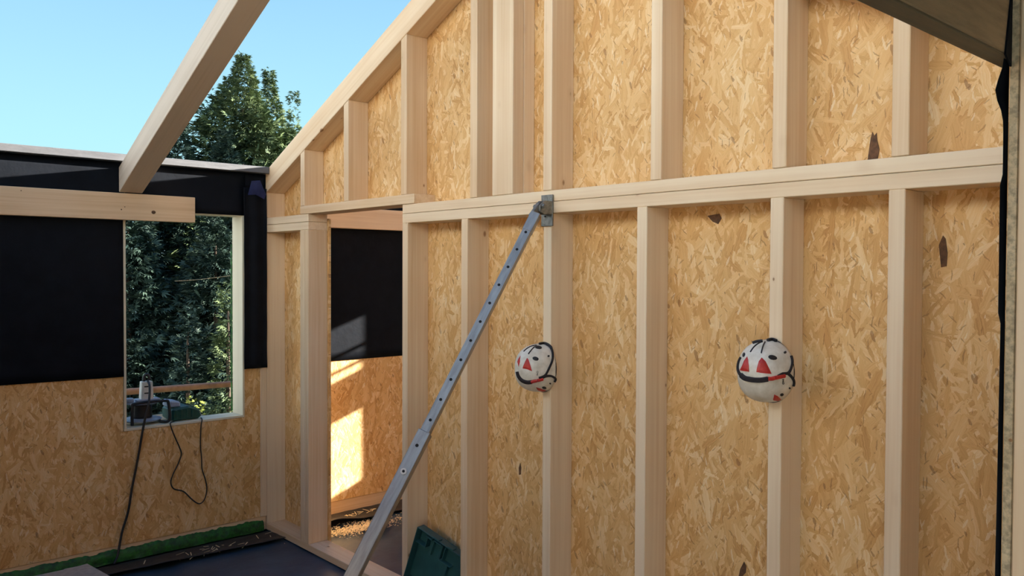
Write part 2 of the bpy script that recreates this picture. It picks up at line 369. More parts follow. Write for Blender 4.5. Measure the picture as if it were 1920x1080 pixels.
# bark flakes pressed into the board faces
def flake(cx, cz, pts, parent=WB):
    bm = bmesh.new(); prism(bm, [(cx + a, cz + b) for a, b in pts], 1, YO0 - 0.0025, YO0 + 0.001); from_world('bark_flake', bm, 'chip', parent, (0, 0, 1), (0, 1, 0))
flake(4.240, 2.257, [(-0.018, -0.048), (0.016, -0.044), (0.022, -0.01), (0.014, 0.022), (0.012, 0.046), (0.004, 0.036), (-0.002, 0.05), (-0.008, 0.03), (-0.012, 0.0)])
flake(4.467, 1.905, [(-0.004, -0.05), (0.012, -0.046), (0.014, -0.005), (0.008, 0.04), (0.0, 0.05), (-0.012, 0.02), (-0.008, -0.015)])
flake(3.757, 0.690, [(-0.02, -0.045), (-0.005, -0.02), (0.016, 0.005), (0.018, 0.03), (0.008, 0.045), (-0.008, 0.012)])
flake(2.500, 0.860, [(-0.006, -0.03), (0.006, -0.026), (0.009, 0.008), (0.002, 0.03), (-0.008, 0.005)])
flake(3.63, 2.045, [(-0.045, 0.012), (0.01, 0.018), (0.02, 0.0), (0.005, -0.022), (-0.02, -0.012)])

# ---- left wall (strand board, black membrane above, window)
WL = structure('wall_left', 'strand board wall with black membrane on its upper half')
WY0, WY1, WZ0, WZ1 = -0.937, -0.175, 0.830, 2.203
framed_sheet('osb_sheet', (-1.86, 0.0, 0.1, 2.50), (WY0 - 0.016, WY1 + 0.016, WZ0 - 0.016, WZ1 + 0.016), 0, -0.015, 0.0, WL)
sheet('osb_sheet', [(-3.7, 0.1), (-1.861, 0.1), (-1.861, 2.5), (-3.7, 2.5)], 0, -0.015, 0.0, WL)
sheet('osb_sheet', [(0.156, 0.1), (2.45, 0.1), (2.45, 2.5), (0.156, 2.5)], 0, -0.015, 0.0, WL)
framed_sheet('outer_sheathing', (-3.7, 2.45, -0.25, 2.50), (WY0 - 0.016, WY1 + 0.016, WZ0 - 0.016, WZ1 + 0.016), 0, -0.155, -0.14, WL)
timber('sole_plate', -0.139, -0.006, -3.7, -0.001, 0.0, 0.098, WL, 'beam'); timber('sole_plate', -0.139, -0.006, 0.157, 2.45, 0.0, 0.098, WL, 'beam')
timber('top_plate', -0.139, -0.016, -3.7, -0.001, 2.44, 2.50, WL, 'beam'); timber('top_plate', -0.139, -0.016, 0.157, 2.45, 2.44, 2.50, WL, 'beam')
timber('corner_batten', 0.0005, 0.012, -0.046, -0.001, 0.1, 1.3, WL)
timber('capping', -0.19, 0.065, -3.7, -0.004, 2.503, 2.548, WL, 'flash', 0.003); timber('capping', -0.19, 0.065, 0.16, 2.45, 2.503, 2.548, WL, 'flash', 0.003)
def membrane(y0, y1, z0, z1, nu, nv, amp, x=0.004, fold=0.0, zbot=0.0, edge=0.0):
    def fn(s, t):
        y = y0 + (y1 - y0) * s; z = z0 + zbot * (1 - s) + (z1 - z0 - zbot * (1 - s)) * t
        d = amp * (0.5 + 0.5 * nz(y * 3.1, z * 2.3, 1.0)) + amp * 0.6 * abs(nz(y * 7, z * 6, 5)) + fold * (0.5 + 0.5 * math.sin(y * 62 + 2 * nz(0, z * 1.5, 2)))
        if edge: y += edge * nz(3.3, z * 4.0, 7.7) * (1 if s in (0.0, 1.0) else 0)
        return (x + d, y, z)
    return grid_sheet('membrane', fn, nu, nv, 'membrane', WL, 0.0015)
membrane(-3.65, WY0 - 0.004, 1.161, 2.500, 60, 24, 0.004, zbot=0.02)
membrane(WY0 - 0.002, WY1 + 0.022, WZ1 + 0.004, 2.500, 14, 8, 0.003)
membrane(WY1 + 0.004, -0.002, 1.15, 2.40, 26, 40, 0.004, x=0.013, fold=0.010, edge=0.006)
membrane(WY1 + 0.002, -0.004, 2.40, 2.500, 8, 4, 0.003)
membrane(0.158, 2.45, 1.157, 2.500, 24, 20, 0.004)
# green sealing strip along the foot of the wall
def green_fn(s, t):
    y = -3.6 + s * 3.57; a = t * math.pi * 0.5
    r = 0.040 + 0.013 * nz(y * 11, t * 3) + 0.010 * nz(y * 37, t * 6, 4)
    return (-0.004 + r * math.sin(a) * 0.8, y, 0.004 + (r + 0.032) * max(math.cos(a), 0.0))
grid_sheet('sealing_strip', green_fn, 260, 6, 'green', WL)

# window opening in the left wall
WN = structure('window_1', 'unglazed window opening with pale timber lining', (-0.075, -0.556, 0.83), 'window')
timber('sill', -0.158, 0.004, WY0 - 0.014, WY1 + 0.014, WZ0 - 0.014, WZ0, WN, 'liner', 0.001)
timber('head', -0.158, 0.004, WY0 - 0.014, WY1 + 0.014, WZ1, WZ1 + 0.014, WN, 'liner', 0.001)
timber('jamb', -0.158, 0.007, WY1, WY1 + 0.014, WZ0 + 0.0005, WZ1 - 0.0005, WN, 'liner', 0.001)
timber('jamb', -0.158, 0.010, WY0 - 0.014, WY0, WZ0 + 0.0005, WZ1 - 0.0005, WN, 'liner', 0.001)
def gt(s, t):
    z = WZ0 + 0.01 + s * (WZ1 - WZ0 - 0.2); return (-0.159 + 0.006 * nz(z * 9, 1) - 0.010 * t, WY1 - 0.001 - 0.006 * t - 0.003 * abs(nz(z * 14, 2)), z)
grid_sheet('tape', gt, 40, 1, 'green', WN, 0.001)

# ---- right wall with the opening the view is taken through
WR = structure('wall_right', 'right wall with doorway of strand board and timber')
for y0, y1 in ((-0.975, -0.001), (-3.7, -3.3)):
    sheet('osb_edge_sheet', [(y0, 0.0), (y1, 0.0), (y1, 2.34), (y0, 2.34)], 0, 5.0, 5.0135, WR, 'grey_wood')
    sheet('osb_sheet', [(y0 + 0.004, 0.0), (y1, 0.0), (y1, 2.34), (y0 + 0.004, 2.34)], 0, 4.9975, 4.9995, WR)
    sheet('osb_sheet', [(y0, 0.0), (y1, 0.0), (y1, 2.34), (y0, 2.34)], 0, 5.154, 5.168, WR)
timber('door_jamb', 5.0140, 5.1535, -0.972, -0.915, 0.0, 2.335, WR); timber('door_jamb', 5.0140, 5.1535, -3.36, -3.305, 0.0, 2.30, WR)
timber('stud', 5.0140, 5.1535, -0.45, -0.40, 0.0, 2.30, WR)
bm = bmesh.new(); prism(bm, [(-3.3, 2.226), (-0.885, 2.226), (-0.885, 2.40), (-3.3, 2.40)], 0, 4.964, 4.9995); from_world('door_header', bm, 'rough_wood', WR, (0, 1, 0), (0, 0, 1), 0.002)
timber('soffit_strip', 4.964, 4.9995, -3.3, -0.885, 2.2205, 2.2255, WR, 'soffit', 0.001)  # separate darker strip sets the header underside off from its face
bm = bmesh.new(); prism(bm, [(-1.006, 2.222), (-0.9765, 2.205), (-0.9765, 2.34), (-0.980, 2.335)], 0, 4.9998, 5.0030); from_world('membrane', bm, 'membrane', WR)
timber('top_plate', 5.0005, 5.1535, -3.7, -0.001, 2.342, 2.392, WR, 'rough_wood')
timber('eave_board', 5.0005, 5.168, -3.7, 2.45, 2.394, 2.50, WR, 'rough_wood')
def rm(s, t):
    z = 0.02 + t * 2.28; bulge = 0.014 * math.exp(-((z - 2.165) / 0.032) ** 2) + 0.004 + 0.003 * nz(z * 3.0, 1.3)
    if 1.75 < z < 2.0: bulge += 0.004
    return (4.997 - bulge * (1 - s) - 0.0005, -0.980 + 0.30 * s, z)
grid_sheet('membrane', rm, 3, 120, 'membrane', WR, 0.001)

# ---- walls outside the view that close the room, the room behind and the annex, some added to shape light
WF = structure('wall_front', 'unseen strand board wall across the room, height and black membrane set for light')
sheet('osb_sheet', [(-0.15, 0.0), (5.168, 0.0), (5.168, 2.95), (-0.15, 2.95)], 1, -3.72, -3.705, WF)
bm = bmesh.new(); box(bm, 0.0, 5.0, -3.703, -3.700, 1.95, 2.95); from_world('membrane', bm, 'membrane', WF)  # wall height and this membrane band set to cut light on the lower gable wall
for a_, b_, c_, d_ in ((5.17, 5.6, 0.0, 2.5), (7.2, 8.4, 0.0, 2.5), (5.6, 7.2, 1.9, 2.5)): sheet('osb_sheet', [(a_, c_), (b_, c_), (b_, d_), (a_, d_)], 1, -3.72, -3.705, WF)  # passage end panels added to keep daylight off the door header
HN = structure('wall_bounce', 'unseen pale facade of the sunlit house across the yard')
bm = bmesh.new(); box(bm, -6.0, 16.0, -9.5, -9.0, -0.75, 6.6); from_world('reflector', bm, 'reflector', HN)  # unseen house front added to bounce sunlight onto the gable wall
WX = structure('wall_far', 'strand board gable wall of the room behind')
fx0, fx1, fz0, fz1 = 0.743, 1.46, 0.838, 2.096
YF = 2.455
sheet('osb_sheet', [(-0.15, 0.0), (fx0, 0.0), (fx0, under(fx0) + 0.30), (-0.15, 2.62)], 1, YF, YF + 0.015, WX)
sheet('osb_sheet', [(fx0, 0.0), (fx1, 0.0), (fx1, fz0), (fx0, fz0)], 1, YF, YF + 0.015, WX)
sheet('osb_sheet', [(fx0, fz1), (fx1, fz1), (fx1, under(fx1) + 0.30), (fx0, under(fx0) + 0.30)], 1, YF, YF + 0.015, WX)
sheet('osb_sheet', [(fx1, 0.0), (5.168, 0.0), (5.168, 2.62), (RX, under(RX) + 0.30), (fx1, under(fx1) + 0.30)], 1, YF, YF + 0.015, WX)
timber('window_rail', fx0 - 0.05, fx1 + 0.05, YF + 0.017, YF + 0.045, 1.40, 1.70, WX, 'beam')
timber('window_rail', fx0 - 0.05, fx1 + 0.05, YF + 0.017, YF + 0.045, 1.757, 1.780, WX, 'beam')
timber('window_rail', fx0 - 0.05, fx1 + 0.05, YF + 0.017, YF + 0.045, 1.875, 1.90, WX, 'beam')
sheet('osb_sheet', [(0.156, 0.0), (2.45, 0.0), (2.45, 2.34), (0.156, 2.34)], 0, 5.0, 5.015, WR)
WA = structure('wall_annex', 'annex walls with an unseen mass added above to block sky')
sheet('osb_sheet', [(-3.7, 0.0), (2.45, 0.0), (2.45, 2.6), (-3.7, 2.6)], 0, 8.4, 8.415, WA)
bm = bmesh.new(); box(bm, 6.9, 9.5, -3.72, 2.47, 2.565, 6.0); from_world('sky_block', bm, 'render', WA)  # unseen mass above the annex, added to block sky light from the right
sheet('osb_sheet', [(5.17, 0.0), (8.4, 0.0), (8.4, 2.6), (5.17, 2.6)], 1, YF, YF + 0.015, WA)
bm = bmesh.new(); box(bm, 5.04, 8.42, -3.72, 2.47, 2.502, 2.56); ce = from_world('ceiling', bm, 'rough_wood', None, (0, 1, 0)); ce['kind'] = 'structure'; ce['label'] = 'boarded ceiling over the annex'; ce['category'] = 'ceiling'
bm = bmesh.new(); box(bm, 5.2, 8.42, -3.72, 2.47, -0.05, -0.006); fa = from_world('floor_annex', bm, 'cement', None, (0, 1, 0)); fa['kind'] = 'structure'; fa['label'] = 'annex floor'; fa['category'] = 'floor'
rb = timber('trim_1', RX - 0.03, RX + 0.03, -3.7, -0.004, under(RX) - 0.10, under(RX) + 0.07, None, 'beam'); rb['kind'] = 'structure'; rb['label'] = 'ridge beam running away from the gable peak'; rb['category'] = 'beam'

# garden ground outside
def gp(s, t):
    x = -0.2 - 40 * s; y = -16 + 44 * t; return (x, y, -0.75 + 0.12 * nz(x * 0.4, y * 0.4))
gd = grid_sheet('ground', gp, 40, 40, 'ground'); gd['kind'] = 'structure'; gd['label'] = 'dark garden ground outside the window'; gd['category'] = 'ground'

# ================================================================== timbers in the roof space
bm = bmesh.new(); xa, xb = 0.013, RX - 0.031
prism(bm, [(xa, 2.309 + T * xa), (xb, 2.309 + T * xb), (xb, 2.464 + T * xb), (xa, 2.464 + T * xa)], 1, -0.976, -0.836)
tag(from_world('rafter', bm, 'pale_rafter', None, (1, 0, T), (0, 0, 1), 0.003), 'free-standing pale rafter rising against open sky from the black wall', 'rafter')
tag(timber('ledger_board', 0.013, 0.056, -2.45, -0.517, 2.142, 2.307, None, 'beam', 0.003), 'horizontal timber ledger crossing the top of the window under the rafter', 'ledger board')
tag(timber('ledger_board', 0.013, 0.056, 0.17, 2.40, 2.146, 2.301, None, 'beam', 0.003), 'horizontal timber ledger on black wall seen through the door opening', 'ledger board')
LB = bpy.data.objects['ledger_board']
for ky, kz, ka, kb in ((-0.782, 2.197, 0.013, 0.011), (-0.975, 2.205, 0.004, 0.004), (-0.955, 2.222, 0.003, 0.003), (-1.52, 2.285, 0.003, 0.003)):
    bm = bmesh.new(); prism(bm, [(ky + ka * math.cos(t * math.pi / 6), kz + kb * math.sin(t * math.pi / 6)) for t in range(12)], 0, 0.0550, 0.0568); ko = from_world('knot', bm, 'chip')
    bpy.context.view_layer.update(); mw_ = ko.matrix_world.copy(); ko.parent = LB; ko.matrix_parent_inverse = LB.matrix_world.inverted(); ko.matrix_basis = mw_
# blue tarpaulin corner tucked behind the gable foot
bm = bmesh.new()
a = [(0.045, -0.125, 2.445), (0.075, -0.165, 2.345), (0.055, -0.10, 2.352), (0.04, -0.03, 2.325), (0.030, -0.055, 2.455), (0.03, -0.012, 2.36)]
v = [bm.verts.new(p) for p in a]
bm.faces.new((v[0], v[1], v[2], v[4])); bm.faces.new((v[4], v[2], v[3], v[5]))
bmesh.ops.solidify(bm, geom=list(bm.faces), thickness=0.003)
tag(from_world('tarpaulin_flap', bm, 'tarp', None), 'folded corner of blue tarpaulin below the gable rafter foot', 'tarpaulin')

# ================================================================== floor strips and litter
def strip(name, y0, y1, x_in, front, lift, label):
    def fn(s, t):
        y = y0 + (y1 - y0) * s; xf = front(y); x = x_in + (xf - x_in) * t
        return (x, y, 0.0075 + 0.006 * abs(nz(x * 9, y * 7)) + lift(y) * t * t)
    o = grid_sheet(name, fn, 60, 12, 'dpc', None, 0.003); tag(o, label, 'membrane strip', 'black membrane strips on the floor'); return o
strip('membrane_strip', -1.16, -0.012, 0.075, lambda y: 0.262 + 0.05 * (y + 1.1) + 0.012 * nz(y * 5, 1) + 0.05 * math.exp(-((y + 0.80) / 0.08) ** 2), lambda y: 0.012 + 0.02 * math.exp(-((y + 0.80) / 0.08) ** 2), 'black bitumen strip on the blue floor below the window')
strip('membrane_strip', 0.165, 1.9, 0.014, lambda y: 0.285 + 0.02 * nz(y * 4, 8), lambda y: 0.008 + 0.04 * math.exp(-((y - 0.40) / 0.16) ** 2), 'dark bitumen strip on floor beyond the door opening')
def plank(name, pts, z0, z1, mat, label, cat):
    bm = bmesh.new(); prism(bm, pts, 2, z0, z1); return tag(from_world(name, bm, mat, None, (0, 1, 0), (0, 0, 1), 0.001), label, cat)
plank('cement_board', [(0.215, -1.225), (0.53, -1.185), (0.60, -1.70), (0.23, -1.75), (0.235, -1.36), (0.222, -1.345), (0.228, -1.28)], 0.088, 0.100, 'cement', 'broken grey cement board lying by the foot of strand board wall', 'board')
plank('offcut', [(0.24, -1.30), (0.50, -1.27), (0.52, -1.66), (0.25, -1.70)], 0.0, 0.087, 'rough_wood', 'dark timber offcut under the broken grey board', 'offcut')
tube('timber_peg', [(0.40, 0.74, 0.020), (0.62, 0.56, 0.028)], 0.018, 'rough_wood', None, 6)
tag(bpy.data.objects['timber_peg'], 'short dark timber peg lying on blue floor beyond the door', 'peg')
def slivers(name, n, fn, smin, smax, label):
    bm = bmesh.new()
    for i in range(n):
        x, y, z = fn(); a = random.uniform(0, math.pi); L = random.uniform(smin, smax); w = random.uniform(0.0012, 0.0035)
        d = Vector((math.cos(a), math.sin(a), random.uniform(-0.05, 0.25))) * L; s = Vector((-math.sin(a), math.cos(a), 0)) * w; p = Vector((x, y, z))
        q = [bm.verts.new(p + c) for c in (-d - s, d - s, d + s, -d + s)]; r = [bm.verts.new(vv.co + Vector((0, 0, 0.0012))) for vv in q]
        bm.faces.new(r); bm.faces.new(q[::-1])
        for k in range(4): bm.faces.new((q[k], q[(k + 1) % 4], r[(k + 1) % 4], r[k]))
    return tag(from_world(name, bm, 'shaving', None), label, 'wood shavings', None, 'stuff')
slivers('wood_shavings', 1500, lambda: (0.40 + random.gauss(0, 0.06) + 0.0, 0.50 + random.gauss(0, 0.16), 0.004), 0.002, 0.009, 'pale sawdust and shavings on the blue floor beyond the door')
slivers('wood_splinters', 26, lambda: (0.10 + random.uniform(0, 0.18), random.uniform(-1.0, -0.05), 0.018), 0.008, 0.04, 'pale wood splinters on the black strip below the window')
slivers('wood_splinters', 16, lambda: (0.10 + random.uniform(0, 0.08), random.uniform(0.55, 0.85), 0.018), 0.01, 0.035, 'pale wood splinters on the dark strip beyond the door')

# ================================================================== push-pull prop
PB = Vector((2.872, -0.098, 2.108)); DIR = Vector((0, -0.557, -0.830)).normalized(); UPN = Vector((0, -DIR.z, DIR.y)).normalized()
FN = Vector((1, 0, 0)) * math.cos(math.radians(50)) - UPN * math.sin(math.radians(50))   # broad face of the tube, turned about its axis
PR = thing('wall_prop', 'galvanised telescopic steel prop bracing the wall plates diagonally to the floor', 'prop', (2.872, -1.5, 0))
def square_tube(name, s0, s1, half, mat, parent, hw=None):
    hw = hw or half; bm = bmesh.new(); sweep(bm, [PB + DIR * s0, PB + DIR * s1], [(-hw, -half), (hw, -half), (hw, half), (-hw, half)], [FN, FN])
    return from_world(name, bm, mat, parent, DIR, FN, 0.0025)
square_tube('inner_tube', 0.03, 1.20, 0.0195, 'steel', PR); square_tube('outer_tube', 1.088, 2.50, 0.0255, 'steel', PR)
square_tube('end_collar', 0.028, 0.125, 0.0212, 'steel', PR)
def disc(name, c, r, depth, mat, parent, n=14, axis='X'):
    bm = bmesh.new(); lathe(bm, [(r, -depth), (r, depth)], c, axis, n); return from_world(name, bm, mat, parent)
def stub(name, s, off, r, depth, mat, parent, n=14):
    bm = bmesh.new(); c = PB + DIR * s + FN * off; sweep(bm, [c - FN * depth, c + FN * depth], circle_prof(r, n), [DIR, DIR]); return from_world(name, bm, mat, parent)
for k in range(13):
    s = 0.135 + 0.0905 * k
    if s < 1.08: stub('pin_hole', s, 0.0195, 0.0062, 0.0008, 'hole', PR)
stub('pin_hole', 1.152, 0.0255, 0.0068, 0.0008, 'hole', PR)
bt = stub('locking_bolt', 1.262, 0.0275, 0.0125, 0.004, 'whiteplast', PR, 12)
stub('bolt_socket', 1.262, 0.0318, 0.0055, 0.0006, 'hole', bt)
fp = timber('foot_plate', 2.812, 2.932, -1.60, -1.44, 0.0, 0.010, PR, 'dark_steel'); 
bm = bmesh.new(); prism(bm, [(-1.55, 0.01), (-1.47, 0.01), (-1.475, 0.09), (-1.515, 0.10)], 0, 2.842, 2.902); from_world('foot_bracket', bm, 'dark_steel', PR)
# head bracket screwed over the plates
bp = timber('head_plate', 2.796, 2.868, -0.010, -0.0015, 2.038, 2.178, PR, 'dark_steel', 0.0015)
for dx, dz in ((0.010, 0.010), (0.062, 0.010), (0.010, 0.062), (0.062, 0.05), (0.036, 0.022), (0.036, 0.055), (0.010, 0.127), (0.062, 0.127)):
    disc('screw', (2.796 + dx, -0.0112, 2.038 + dz), 0.0045, 0.0012, 'hole', bp, 10, 'Y')
disc('washer', (2.832, -0.0125, 2.163), 0.008, 0.002, 'steel', bp, 12, 'Y')
bm = bmesh.new(); prism(bm, [(-0.010, 2.088), (-0.010, 2.148), (-0.055, 2.148), (-0.085, 2.125), (-0.085, 2.10), (-0.06, 2.088)], 0, 2.826, 2.838); from_world('lug', bm, 'dark_steel', PR, bevel=0.001)
bm = bmesh.new(); prism(bm, [(-0.010, 2.088), (-0.010, 2.148), (-0.055, 2.148), (-0.085, 2.125), (-0.085, 2.10), (-0.06, 2.088)], 0, 2.858, 2.868); from_world('lug', bm, 'dark_steel', PR, bevel=0.001)
disc('hinge_bolt', (2.848, -0.066, 2.122), 0.012, 0.034, 'dark_steel', PR, 6)
bm = bmesh.new(); sweep(bm, [Vector((2.848, -0.058, 2.135)), PB + Vector((-0.02, 0, 0)) + DIR * 0.045], [(-0.009, -0.016), (0.009, -0.016), (0.009, 0.016), (-0.009, 0.016)], [UPN, UPN]); from_world('hinge_tongue', bm, 'dark_steel', PR, bevel=0.002)
bm = bmesh.new(); box(bm, 2.818, 2.858, -0.030, -0.010, 2.098, 2.140); from_world('hinge_block', bm, 'dark_steel', PR, bevel=0.004)

# ================================================================== helmets
HELM_E = {"red":[[[.0364,-.1175,.0566],[.0316,-.1276,.0441],[.03,-.1349,.0247],[.0288,-.1368,.0091],[.0431,-.1301,.0068],[.0554,-.1191,.0054],[.0665,-.1061,.004],[.0603,-.1119,.0228],[.0493,-.1149,.0447]],[[-.0129,-.1263,.0569],[-.0206,-.132,.0429],[-.0275,-.1361,.0225],[-.036,-.1339,.0086],[-.0148,-.1404,.0082],[.0036,-.1412,.0082],[.0011,-.1391,.0281],[-.0054,-.1323,.0471]],[[.0611,-.0771,-.0687],[.0466,-.0602,-.0901],[.0454,-.031,-.097],[.0552,-.0234,-.0914],[.0629,-.0559,-.0771]]],"oval":[[[.0703,-.0779,.0536],[.0693,-.0836,.0502],[.0652,-.0917,.0496],[.0596,-.0994,.0519],[.0538,-.1024,.0562],[.0513,-.1015,.061],[.0526,-.0965,.0645],[.0572,-.089,.0652],[.0632,-.082,.0629],[.0678,-.077,.0584]],[[-.0244,-.1209,.0601],[-.025,-.1237,.0559],[-.0283,-.1241,.0535],[-.0333,-.1216,.0537],[-.0378,-.1174,.0566],[-.0412,-.1115,.0608],[-.041,-.1081,.0649],[-.0373,-.1083,.0674],[-.0315,-.1122,.0673],[-.0266,-.117,.0646]],[[.073,-.0233,.0714],[.0741,-.0266,.0691],[.0744,-.0312,.0679],[.0738,-.0352,.0681],[.0723,-.0368,.0696],[.0711,-.0363,.072],[.0701,-.033,.0743],[.0698,-.0284,.0755],[.0704,-.0244,.0753],[.0714,-.0221,.0737]],[[.0834,-.0119,-.0509],[.0827,-.0117,-.0528],[.0822,-.0139,-.0538],[.0822,-.0176,-.0535],[.0828,-.0217,-.0519],[.0833,-.0238,-.0498],[.0837,-.0234,-.0479],[.0841,-.0211,-.0469],[.0845,-.0181,-.0472],[.084,-.014,-.0487]],[[.0728,-.0384,-.0688],[.0713,-.0352,-.0721],[.0691,-.0351,-.0753],[.0669,-.0377,-.0773],[.0664,-.0435,-.077],[.0668,-.0485,-.0748],[.0684,-.0517,-.0716],[.0705,-.0518,-.0684],[.0723,-.0486,-.0665],[.0732,-.0435,-.0667]]],"cord":[[[-.0081,-.115,.0715],[-.0077,-.0962,.0862],[-.0054,-.0738,.0975],[-.0007,-.0524,.1039]],[[.0294,-.1089,.0711],[.0223,-.0898,.088],[.0089,-.0522,.1037]]],"band":[[[-.0291,-.1372,-.0064],[-.0145,-.1405,-.0139],[.0053,-.1408,-.017],[.0254,-.137,-.0176],[.0427,-.129,-.0165],[.0585,-.116,-.0126]]],"strap":[[[-.0416,-.1187,.0504],[-.0491,-.1208,.0339],[-.0497,-.1247,.0138],[-.0395,-.1325,-.0005],[-.0241,-.1384,-.0101]],[[.0805,-.0075,.0586],[.0864,-.0108,.0406],[.0891,-.0218,.0215],[.0888,-.0399,.0043],[.0837,-.0662,.003],[.0767,-.0862,-.0045]],[[.0876,-.0461,.0047],[.09,-.0226,-.0099],[.0894,-.0048,-.0258],[.0857,.0034,-.0442]]],"buckle":[[[.0584,-.1159,-.0115],[.0664,-.1055,-.0116],[.0711,-.0977,-.009]],[[.0718,-.0963,-.009],[.078,-.083,-.0067],[.0848,-.06,-.0039]]],"clip":[[[-.028,-.0691,.0957],[-.0173,-.06,.1009],[-.0003,-.0531,.1037]],[[.0097,-.0374,.1064],[.0128,-.0129,.1083],[.0299,-.0171,.1047]]],"text":[[.083,-.0673,-.0154],[.0814,-.0626,-.0345]]}
HELM_C = {"red":[[[.0311,-.1222,.0539],[.028,-.1316,.0375],[.0233,-.1375,.0192],[.021,-.1394,.0085],[.0411,-.1311,.0063],[.0576,-.1174,-.0021],[.0511,-.121,.0235],[.0394,-.1215,.0469]],[[-.0092,-.1245,.06],[-.0159,-.1316,.0461],[-.0169,-.136,.034],[-.0022,-.141,.0141],[.0003,-.1372,.0355]],[[.0489,-.0835,-.0776],[.053,-.0598,-.0855],[.046,-.0208,-.0976],[.0368,-.0355,-.1006],[.041,-.0675,-.0907]]],"oval":[[[.0678,-.0878,.0479],[.0672,-.0926,.044],[.0632,-.0992,.043],[.0578,-.1057,.0452],[.0528,-.1091,.0498],[.0497,-.1081,.055],[.0509,-.1039,.059],[.0554,-.0977,.0602],[.0608,-.0913,.0579],[.0659,-.0878,.0533]],[[.0784,-.0312,.0602],[.0791,-.0331,.0577],[.0793,-.0365,.0563],[.079,-.0402,.0565],[.0779,-.0423,.0582],[.0765,-.0422,.0608],[.0758,-.0403,.0633],[.0755,-.0369,.0648],[.0758,-.0332,.0645],[.077,-.0311,.0628]],[[.0621,-.0337,-.0836],[.0591,-.034,-.0867],[.0568,-.0389,-.0877],[.0565,-.047,-.0862],[.0582,-.055,-.0827],[.0602,-.059,-.0788],[.0632,-.0588,-.0757],[.0655,-.0539,-.0747],[.0664,-.0464,-.0761],[.0648,-.0383,-.0796]],[[.0781,-.0214,-.0625],[.0767,-.021,-.0649],[.0761,-.023,-.0661],[.0762,-.0263,-.0658],[.0764,-.0291,-.0642],[.0774,-.0311,-.0617],[.0788,-.0315,-.0594],[.0794,-.0295,-.0581],[.0793,-.0262,-.0584],[.0791,-.0234,-.0601]],[[.0446,-.046,.0949],[.0463,-.0528,.092],[.0435,-.0616,.0913],[.036,-.0679,.0929],[.0266,-.0693,.0961],[.0178,-.0641,.0996],[.0143,-.0557,.1023],[.0194,-.0491,.1033],[.0286,-.0443,.102],[.0381,-.043,.0987]]],"cord":[[[.0188,-.0667,.0986],[.0242,-.0907,.0866],[.0269,-.1112,.0703]],[[.0131,-.0485,.1043],[.0002,-.0662,.1004],[-.0048,-.0868,.0919],[-.0071,-.1077,.0782]]],"band":[[[-.0106,-.1411,-.0081],[-.0055,-.139,-.0277],[.0098,-.1329,-.0451],[.0315,-.1239,-.052],[.0504,-.1116,-.0499]]],"strap":[[[.0612,-.0024,.087],[.0776,-.0119,.0641],[.0857,-.0232,.0409],[.088,-.0411,.0148],[.0831,-.0638,-.0207],[.0715,-.0906,-.0318]],[[.078,-.0758,-.0324],[.0843,-.0565,-.0257],[.088,-.0301,-.0275],[.0863,-.0024,-.0423],[.0816,-.0041,-.0566]]],"buckle":[[[.0478,-.1141,-.049],[.057,-.1061,-.0457],[.0646,-.0966,-.0436]],[[.0656,-.0954,-.043],[.0715,-.0864,-.0407],[.0772,-.0729,-.0373]]],"clip":[[[.0128,-.0311,.107],[.0128,-.0008,.1084],[.0353,.0077,.1032],[.0607,-.0041,.0871]]],"text":[[.071,-.0944,-.0239],[.0732,-.0946,.0007]]}
HA, HB, HD, HP = 0.091, 0.109, 0.142, 2.3
def dome_n(p):
    x, y, z = p; sg = lambda v: (1 if v > 0 else -1)
    n = Vector((sg(x) * abs(x / HA) ** (HP - 1) / HA, -abs(min(y, 0) / HD) ** (HP - 1) / HD, sg(z) * abs(z / HB) ** (HP - 1) / HB))
    return n.normalized()
def dome_snap(p):
    x, y, z = p; k = (abs(x / HA) ** HP + abs(min(y, 0) / HD) ** HP + abs(z / HB) ** HP) ** (-1 / HP); return Vector((x * k, min(y, 0) * k, z * k))
